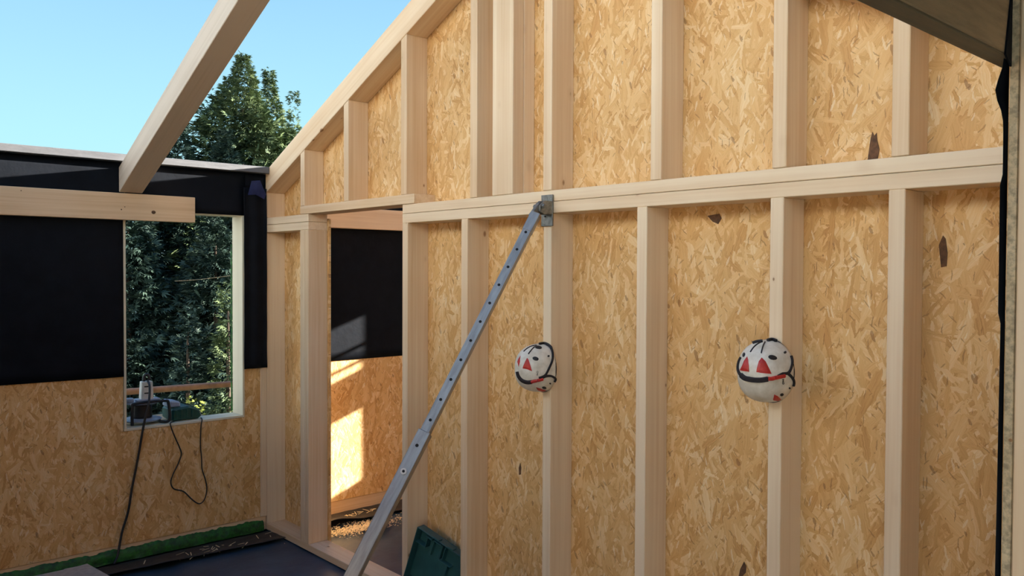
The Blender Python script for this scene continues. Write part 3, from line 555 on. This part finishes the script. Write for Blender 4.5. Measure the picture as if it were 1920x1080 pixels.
def helmet(c, data, label):
    root = thing('helmet', label, 'helmet', c, 'climbing helmets hung on the wall studs')
    bm = bmesh.new(); n, m = 18, 40; rings = []
    for i in range(1, n + 1):
        th = math.pi / 2 * i / n; ring = []
        for k in range(m):
            ph = 2 * math.pi * k / m; s, t, w = math.sin(th) * math.cos(ph), math.sin(th) * math.sin(ph), math.cos(th)
            q = (abs(s) ** HP + abs(t) ** HP + abs(w) ** HP) ** (1 / HP)
            p = Vector((HA * s / q, -HD * w / q, HB * t / q)); p += dome_n(p) * 0.0012 * math.cos(3 * ph)
            ring.append(bm.verts.new(p))
        rings.append(ring)
    top = bm.verts.new((0, -HD, 0))
    for k in range(m): bm.faces.new((top, rings[0][(k + 1) % m], rings[0][k]))
    for i in range(n - 1):
        for k in range(m): bm.faces.new((rings[i][k], rings[i][(k + 1) % m], rings[i + 1][(k + 1) % m], rings[i + 1][k]))
    def w(bm_): bm_.transform(Matrix.Translation(Vector(c))); return bm_
    bmesh.ops.recalc_face_normals(bm, faces=bm.faces); bmesh.ops.solidify(bm, geom=list(bm.faces), thickness=0.003)
    shell = from_world('shell', w(bm), 'helmet', root, smooth=True)
    bm = bmesh.new(); P = [Vector((HA * math.cos(a) * 0.995, -0.003, HB * math.sin(a) * 0.995)) for a in [2 * math.pi * k / 48 for k in range(49)]]
    sweep(bm, P, circle_prof(0.0035, 6), [Vector((0, -1, 0))] * 49); from_world('rim', w(bm), 'black', shell, smooth=True)
    def patch(name, poly, mat, off):
        bm = bmesh.new(); P = [dome_snap(p) for p in poly]; cen = dome_snap(sum(P, Vector()) / len(P))
        outer = [bm.verts.new(p + dome_n(p) * off * 0.6) for p in P]; low = [bm.verts.new(p - dome_n(p) * 0.002) for p in P]
        mid = []
        for p in P:
            h = dome_snap(p * 0.55 + cen * 0.45); mid.append(bm.verts.new(h + dome_n(h) * off))
        cv = bm.verts.new(cen + dome_n(cen) * off); k = len(P)
        for i in range(k):
            j = (i + 1) % k
            bm.faces.new((outer[i], outer[j], mid[j], mid[i])); bm.faces.new((mid[i], mid[j], cv)); bm.faces.new((low[i], low[j], outer[j], outer[i]))
        bm.faces.new(low[::-1]); return from_world(name, w(bm), mat, root)
    def ribbon(name, path, mat, wd, th, parent=root):
        P = [dome_snap(p) for p in smooth_path([Vector(p) for p in path], 5)]; N = [dome_n(p) for p in P]
        P = [p + n_ * (th * 0.5) for p, n_ in zip(P, N)]; bm = bmesh.new()
        sweep(bm, P, [(-wd / 2, -th), (wd / 2, -th), (wd / 2, th * 0.6), (wd * 0.3, th), (-wd * 0.3, th), (-wd / 2, th * 0.6)], N); return from_world(name, w(bm), mat, parent)
    for p in data['red']: patch('vent_cover', p, 'red', 0.0035)
    for p in data['oval']: patch('vent', p, 'black', 0.0022)
    for p in data['cord']: ribbon('cord', p, 'black', 0.0035, 0.0025)
    for p in data['band']: ribbon('chin_pad', p, 'web', 0.017, 0.005)
    for p in data['strap']: ribbon('strap', p, 'web', 0.0095, 0.004)
    for p in data['buckle']: ribbon('buckle', p, 'red', 0.0125, 0.0065)
    for p in data['clip']: ribbon('lamp_clip', p, 'black', 0.009, 0.006)
    # small stencilled letters on the side
    a, b_ = [dome_snap(p) for p in data['text']]
    mid = dome_snap((a + b_) / 2); nn = dome_n(mid); ex = (b_ - a).normalized(); ex = (ex - nn * ex.dot(nn)).normalized(); ey = nn.cross(ex)
    cu = bpy.data.curves.new('letters', 'FONT'); cu.body = 'INO'; cu.size = 0.011; cu.align_x = 'CENTER'; cu.extrude = 0.0012
    to = bpy.data.objects.new('letters_src', cu); COL.objects.link(to); dg = bpy.context.evaluated_depsgraph_get()
    me = bpy.data.meshes.new_from_object(to.evaluated_get(dg)); bpy.data.objects.remove(to)
    lo = link('lettering', me, 'black', root); pos = mid + nn * 0.0012
    lo.matrix_local = Matrix(((ex.x, ey.x, nn.x, pos.x), (ex.y, ey.y, nn.y, pos.y), (ex.z, ey.z, nn.z, pos.z), (0, 0, 0, 1)))
    # nail it hangs on
    bm = bmesh.new(); lathe(bm, [(0.002, 0.0), (0.002, -0.02)], Vector(c) + Vector((0, 0.0, HB - 0.012)), 'Y', 8); from_world('hanging_loop', bm, 'web', root)
    return root
helmet((3.9538, -0.004, 1.4919), HELM_E, 'white helmet with two red vents and full chin band, on stud near doorway')
helmet((2.803, -0.004, 1.3996), HELM_C, 'white helmet turned aside on the stud below the prop bracket')

# ================================================================== green case half in the stud bay
CR = thing('case_tray', 'dark green plastic case half leaning between two studs on the floor', 'tray', (1.95, 0.0, 0.045))
TLc = Vector((1.845, -0.012, 0.452)); cu_ = Vector((0.86, 0.20, -0.30)).normalized(); cv_ = Vector((-0.36, -0.10, -0.93)); cv_ = (cv_ - cu_ * cv_.dot(cu_)).normalized(); cn_ = cv_.cross(cu_).normalized()
if cn_.y > 0: cn_ = -cn_
CW, CH, CDp = 0.35, 0.310, 0.055
def cbox(name, u0, u1, v0, v1, n0, n1, mat, parent, bev=0.002):
    bm = bmesh.new(); P = lambda u, v, n: TLc + cu_ * u + cv_ * v + cn_ * n
    vs = [bm.verts.new(P(u, v, n)) for n in (n0, n1) for u, v in ((u0, v0), (u1, v0), (u1, v1), (u0, v1))]
    for f in ((0, 1, 2, 3), (7, 6, 5, 4), (0, 4, 5, 1), (1, 5, 6, 2), (2, 6, 7, 3), (3, 7, 4, 0)): bm.faces.new([vs[i] for i in f])
    return from_world(name, bm, mat, parent, cu_, cn_, bev)
cbox('base', 0, CW, 0, CH, -CDp, -CDp + 0.004, 'crate', CR)
cbox('side_wall', 0, 0.005, 0, CH, -CDp, 0, 'crate', CR); cbox('side_wall', CW - 0.005, CW, 0, CH, -CDp, 0, 'crate', CR)
cbox('side_wall', 0.005, CW - 0.005, 0, 0.005, -CDp, 0, 'crate', CR); cbox('side_wall', 0.005, CW - 0.005, CH - 0.005, CH, -CDp, 0, 'crate', CR)
for u0, u1, v0, v1, n1 in ((0.0, 0.075, 0.085, 0.089, -0.012), (0.073, 0.078, 0.022, 0.089, -0.012), (0.098, 0.112, 0.03, 0.12, -0.030), (0.165, 0.178, 0.025, 0.105, -0.025), (0.07, 0.11, 0.018, 0.026, -0.005), (0.125, 0.18, 0.014, 0.020, -0.004), (0.195, 0.20, 0.02, 0.10, -0.02), (0.178, 0.26, 0.105, 0.109, -0.02), (0.225, 0.238, 0.11, 0.28, -0.03)):
    cbox('rib', u0, u1, v0, v1, -CDp + 0.003, n1, 'crate', CR, 0.001)
for u in (0.12, 0.22): cbox('hinge', u, u + 0.04, -0.006, 0.004, -0.03, 0.002, 'crate', CR, 0.001)

# ================================================================== things on the window sill
SZ = 0.8305
bx_ = timber('scaffold_board', -0.44, -0.165, -1.6, -0.36, 0.785, 0.825, None, 'rough_wood'); tag(bx_, 'dark scaffold board outside the window behind the cable reel', 'board')
RC = Vector((-0.150, -0.795, SZ)); RE = thing('cable_reel', 'cable reel with pale flanges and bent tube stand on window sill', 'cable reel', RC)
bm = bmesh.new(); lathe(bm, [(0.02, 0.020), (0.118, 0.020), (0.122, 0.028), (0.09, 0.036), (0.02, 0.036)], RC, 'Z', 32); from_world('lower_flange', bm, 'greyplast', RE, smooth=False)
bm = bmesh.new(); lathe(bm, [(0.02, 0.128), (0.09, 0.128), (0.118, 0.136), (0.115, 0.144), (0.02, 0.150)], RC, 'Z', 32); from_world('upper_flange', bm, 'greyplast', RE)
bm = bmesh.new(); lathe(bm, [(0.062, 0.036), (0.066, 0.05), (0.062, 0.066), (0.066, 0.082), (0.062, 0.098), (0.066, 0.114), (0.062, 0.128)], RC, 'Z', 28); from_world('wound_cable', bm, 'black', RE, smooth=True)
bm = bmesh.new(); lathe(bm, [(0.030, 0.150), (0.030, 0.165), (0.022, 0.172)], RC + Vector((0.02, -0.085, 0)), 'Z', 16); from_world('knob', bm, 'greyplast', RE)
tube('stand', [(-0.02, -0.895, SZ + 0.011), (-0.02, -0.893, SZ + 0.125), (-0.02, -0.87, SZ + 0.150), (-0.022, -0.695, SZ + 0.150), (-0.022, -0.668, SZ + 0.130), (-0.022, -0.660, SZ + 0.035), (-0.03, -0.675, SZ + 0.0105), (-0.07, -0.70, SZ + 0.0105), (-0.15, -0.69, SZ + 0.0105)], 0.0095, 'black', RE, 8, 5)
PS = thing('socket_block', 'white block of sockets standing on top of the cable reel', 'socket block', (-0.12, -0.775, SZ + 0.151))
q0 = SZ + 0.1503
bm = bmesh.new(); prism(bm, [(-0.815, q0), (-0.735, q0), (-0.742, q0 + 0.125), (-0.808, q0 + 0.125)], 0, -0.145, -0.095); from_world('body', bm, 'whiteplast', PS, bevel=0.004)
timber('base', -0.16, -0.08, -0.84, -0.70, q0 + 0.0002, q0 + 0.012, PS, 'greyplast', 0.003)
for dz in (0.045, 0.088): timber('socket_slot', -0.0955, -0.0935, -0.795, -0.757, q0 + dz, q0 + dz + 0.008, PS, 'hole', 0.0005)
tube('plug_lead', [(-0.12, -0.79, q0 + 0.125), (-0.12, -0.785, q0 + 0.16), (-0.115, -0.765, q0 + 0.165), (-0.11, -0.755, q0 + 0.13)], 0.010, 'black', PS, 8, 5)
GC = thing('tool_battery_case', 'dark green power tool body lying on window sill beside the reel', 'power tool', (-0.13, -0.53, SZ))
bm = bmesh.new(); prism(bm, [(-0.635, SZ + 0.004), (-0.450, SZ + 0.004), (-0.435, SZ + 0.03), (-0.45, SZ + 0.065), (-0.52, SZ + 0.095), (-0.635, SZ + 0.085)], 0, -0.24, -0.045); from_world('body', bm, 'case', GC, bevel=0.012)
bm = bmesh.new(); prism(bm, [(-0.640, SZ + 0.088), (-0.565, SZ + 0.088), (-0.57, SZ + 0.125), (-0.635, SZ + 0.135)], 0, -0.22, -0.08); from_world('battery', bm, 'greyplast', GC, bevel=0.008)
for k in range(4): timber('rib', -0.046, -0.040, -0.615 + k * 0.035, -0.603 + k * 0.035, SZ + 0.02, SZ + 0.075, GC, 'case', 0.001)
# cables
tag(tube('power_cable', [(-0.105, -0.77, 1.11), (-0.045, -0.778, 1.075), (0.010, -0.802, 0.985), (0.018, -0.828, 0.886), (0.02, -0.846, 0.80), (0.018, -0.862, 0.702), (0.015, -0.886, 0.569), (0.016, -0.912, 0.438), (0.018, -0.935, 0.307), (0.022, -0.974, 0.18), (0.05, -1.006, 0.062), (0.085, -1.04, 0.018)], 0.0075, 'black', None, 8, 6), 'thick black cable running from the reel sockets straight down to floor', 'cable')
tag(tube('thin_cable', [(-0.035, -0.628, SZ + 0.005), (0.006, -0.664, SZ + 0.006), (0.014, -0.666, 0.815), (0.012, -0.639, 0.74), (0.010, -0.611, 0.674), (0.010, -0.598, 0.622), (0.010, -0.619, 0.562), (0.012, -0.653, 0.498), (0.012, -0.667, 0.448), (0.010, -0.647, 0.402), (0.010, -0.585, 0.374), (0.012, -0.533, 0.315), (0.012, -0.483, 0.274), (0.012, -0.447, 0.296), (0.010, -0.429, 0.361), (0.010, -0.439, 0.427), (0.010, -0.461, 0.502), (0.010, -0.464, 0.574), (0.010, -0.471, 0.665), (0.010, -0.467, 0.789), (0.009, -0.460, 0.825), (-0.006, -0.455, SZ + 0.006), (-0.06, -0.44, SZ + 0.005)], 0.004, 'black', None, 6, 5), 'thin dark lead hanging in a loop below the window sill', 'cable')
# outside the window
tag(tube('scaffold_tube', [(-0.9, -2.6, 0.966), (-0.9, 2.2, 0.894)], 0.024, 'copper', None, 12), 'rusty orange scaffold tube crossing outside the window', 'scaffold tube')
tag(tube('string_line', [(-0.5, -0.45, 1.752), (-0.5, -0.27, 1.763), (-0.5, 0.02, 1.795), (-0.16, 0.10, 1.80)], 0.0022, 'shaving', None, 6, 4), 'thin pale string stretched outside the window', 'string')

# ================================================================== trees
def conifer(name, base, height, rad, nb, mat, label, group, seed, droop=0.25, lean=(0, 0), tip=0.9, spr=1.0, cols=None, h0=0.0):
    rs = np.random.RandomState(seed); root = thing(name, label, 'tree', base, group); B = Vector(base)
    bm = bmesh.new(); P = [B + Vector((lean[0] * t * t, lean[1] * t * t, height * t)) for t in np.linspace(0, 0.86, 9)]
    rings = []
    for i, p in enumerate(P):
        r = 0.012 + 0.10 * (height / 6) * (1 - i / 8.0); rings.append([bm.verts.new(p + Vector((r * math.cos(a), r * math.sin(a), 0))) for a in [k * math.pi / 4 for k in range(8)]])
    for i in range(8):
        for k in range(8): bm.faces.new((rings[i][k], rings[i][(k + 1) % 8], rings[i + 1][(k + 1) % 8], rings[i + 1][k]))
    bm.faces.new(rings[0][::-1]); bm.faces.new(rings[-1]); from_world('trunk', bm, 'bark', root, (0, 0, 1), (0, 1, 0))
    V = []; F = []
    # boughs: each carries flat feathery sprays
    t = np.where(rs.rand(nb) < 0.72, 1 - np.sqrt(rs.rand(nb)), 1 - 0.45 * rs.rand(nb) ** 1.3)
    lump = rs.rand(7) * 6.28
    pos = []; dirs = []; Ls = []
    for i in range(nb):
        ti = min(t[i], 0.995); ang = rs.rand() * 2 * math.pi
        R = rad * (1 - ti) ** tip * (0.72 + 0.34 * math.sin(3 * ang + lump[0] + 4 * ti) * 0.5 + 0.30 * math.sin(9 * ti * 2 + lump[1] + ang) * 0.5 + 0.25 * rs.rand())
        R = max(R, 0.05 + 0.05 * rs.rand())
        d = np.array([math.cos(ang), math.sin(ang), 0.35 * (1 - ti) + 0.55 * ti])
        o = np.array([B.x + lean[0] * ti * ti, B.y + lean[1] * ti * ti, B.z + height * ti])
        ns = int(4 + R * 11)
        for s in range(ns):
            f = 0.35 + 0.65 * math.sqrt((s + rs.rand()) / ns)
            q = o + d * R * f + np.array([0, 0, -droop * R * f * f]) + rs.randn(3) * 0.05 * (0.3 + R)
            dd = d + np.array([0, 0, -droop * 1.6 * f]) + rs.randn(3) * 0.38
            pos.append(q); dirs.append(dd / np.linalg.norm(dd)); Ls.append(0.45 + 0.55 * min(1.0, (1 - ti) / 0.25))
    pos = np.array(pos); dirs = np.array(dirs); N = len(pos)
    up = np.array([0, 0, 1.0]) + rs.randn(N, 3) * 0.45
    side = np.cross(dirs, up); side /= np.linalg.norm(side, axis=1)[:, None]; nrm = np.cross(side, dirs)
    L = (0.065 + 0.10 * rs.rand(N)) * spr * np.array(Ls)
    # a spray = 5 leaflets (pointed quads) fanned out, tips drooping
    fan = [(-0.95, 0.62), (-0.5, 0.88), (0.0, 1.0), (0.5, 0.88), (0.95, 0.62)]
    vs = []; fs = []
    for k, (a, l) in enumerate(fan):
        ax = dirs * math.cos(a) + side * math.sin(a); wx = np.cross(nrm, ax)
        st = pos + dirs * (L * 0.12 * k * 0.4)[:, None]
        ln = (L * l)[:, None]
        p0 = st; p1 = st + ax * ln * 0.5 + wx * ln * 0.11 + nrm * ln * 0.03; p2 = st + ax * ln - nrm * ln * 0.14; p3 = st + ax * ln * 0.5 - wx * ln * 0.11 + nrm * ln * 0.03
        vs.append(np.stack([p0, p1, p2, p3], 1))
    VV = np.concatenate(vs, 0).reshape(-1, 3) - np.array(base)
    nq = len(VV) // 4; me = bpy.data.meshes.new('foliage')
    me.vertices.add(len(VV)); me.vertices.foreach_set('co', VV.astype(np.float32).ravel())
    me.loops.add(nq * 4); me.loops.foreach_set('vertex_index', np.arange(nq * 4, dtype=np.int32))
    me.polygons.add(nq); me.polygons.foreach_set('loop_start', np.arange(0, nq * 4, 4, dtype=np.int32))
    me.update(calc_edges=True); link('foliage', me, mat, root)
    return nq
TG = 'tall garden conifers beyond the left wall'
nq = 0
nq += conifer('conifer_tree', (-8.2, 3.44, -0.7), 6.15, 2.3, 2500, 'leaf', 'tallest green conifer with pointed crown, behind the black wall', TG, 11, lean=(0, 0.06), tip=0.86)
nq += conifer('conifer_tree', (-8.9, 4.45, -0.7), 6.15, 1.7, 1300, 'leaf', 'slender conifer with sparse curved top beside the gable rafter', TG, 12, lean=(0, -0.15), tip=1.0)
nq += conifer('conifer_tree', (-7.9, 2.28, -0.7), 5.05, 1.5, 1500, 'leaf_blue', 'shorter blue-green conifer close to the free rafter', TG, 13)
nq += conifer('conifer_tree', (-7.6, 2.95, -0.7), 4.75, 1.5, 1500, 'leaf_blue', 'bushy dark conifer in front of the tallest conifer', TG, 14)
nq += conifer('conifer_tree', (-7.7, 4.10, -0.7), 4.9, 1.5, 1500, 'leaf', 'bushy sunlit conifer between tallest and slender conifers', TG, 15)
nq += conifer('conifer_tree', (-9.6, 5.15, -0.7), 6.0, 1.1, 600, 'leaf', 'conifer tip showing just above the sloping gable rafter', TG, 16, tip=1.1)
nq += conifer('conifer_tree', (-7.2, 1.30, -0.7), 3.75, 1.4, 1200, 'leaf_blue', 'dark conifer filling the left of the window view', TG, 17)
nq += conifer('conifer_tree', (-6.6, 2.35, -0.7), 3.4, 1.3, 1200, 'leaf_blue', 'dark conifer filling the middle of the window view', TG, 18)
nq += conifer('young_conifer', (-4.4, 1.60, -0.7), 2.35, 0.42, 260, 'leaf', 'young grey-green conifer standing before the dark trees in the window', None, 19, spr=0.8)
nq += conifer('young_conifer', (-4.7, 1.22, -0.7), 2.05, 0.36, 200, 'leaf_blue', 'small bluish conifer low in the window view', None, 20, spr=0.8)
nq += conifer('garden_shrub', (-2.4, 0.42, -0.7), 1.28, 0.30, 90, 'leaf_yellow', 'yellow-green shrub tips above the window sill', None, 21, spr=0.55)
for k, (x, y, h_) in enumerate(((-7.3, 5.6, 4.6), (-6.9, 6.9, 4.6), (-6.6, 8.3, 5.0), (-6.2, 9.9, 5.2), (-5.9, 11.6, 5.6))):
    nq += conifer('conifer_tree', (x, y, -0.7), h_, 1.6, 600, 'leaf', 'dense conifer further along the garden row, unseen, added to shade the trees in view', TG, 30 + k)  # trees added out of view to shade the lower conifers
print('foliage quads', nq)
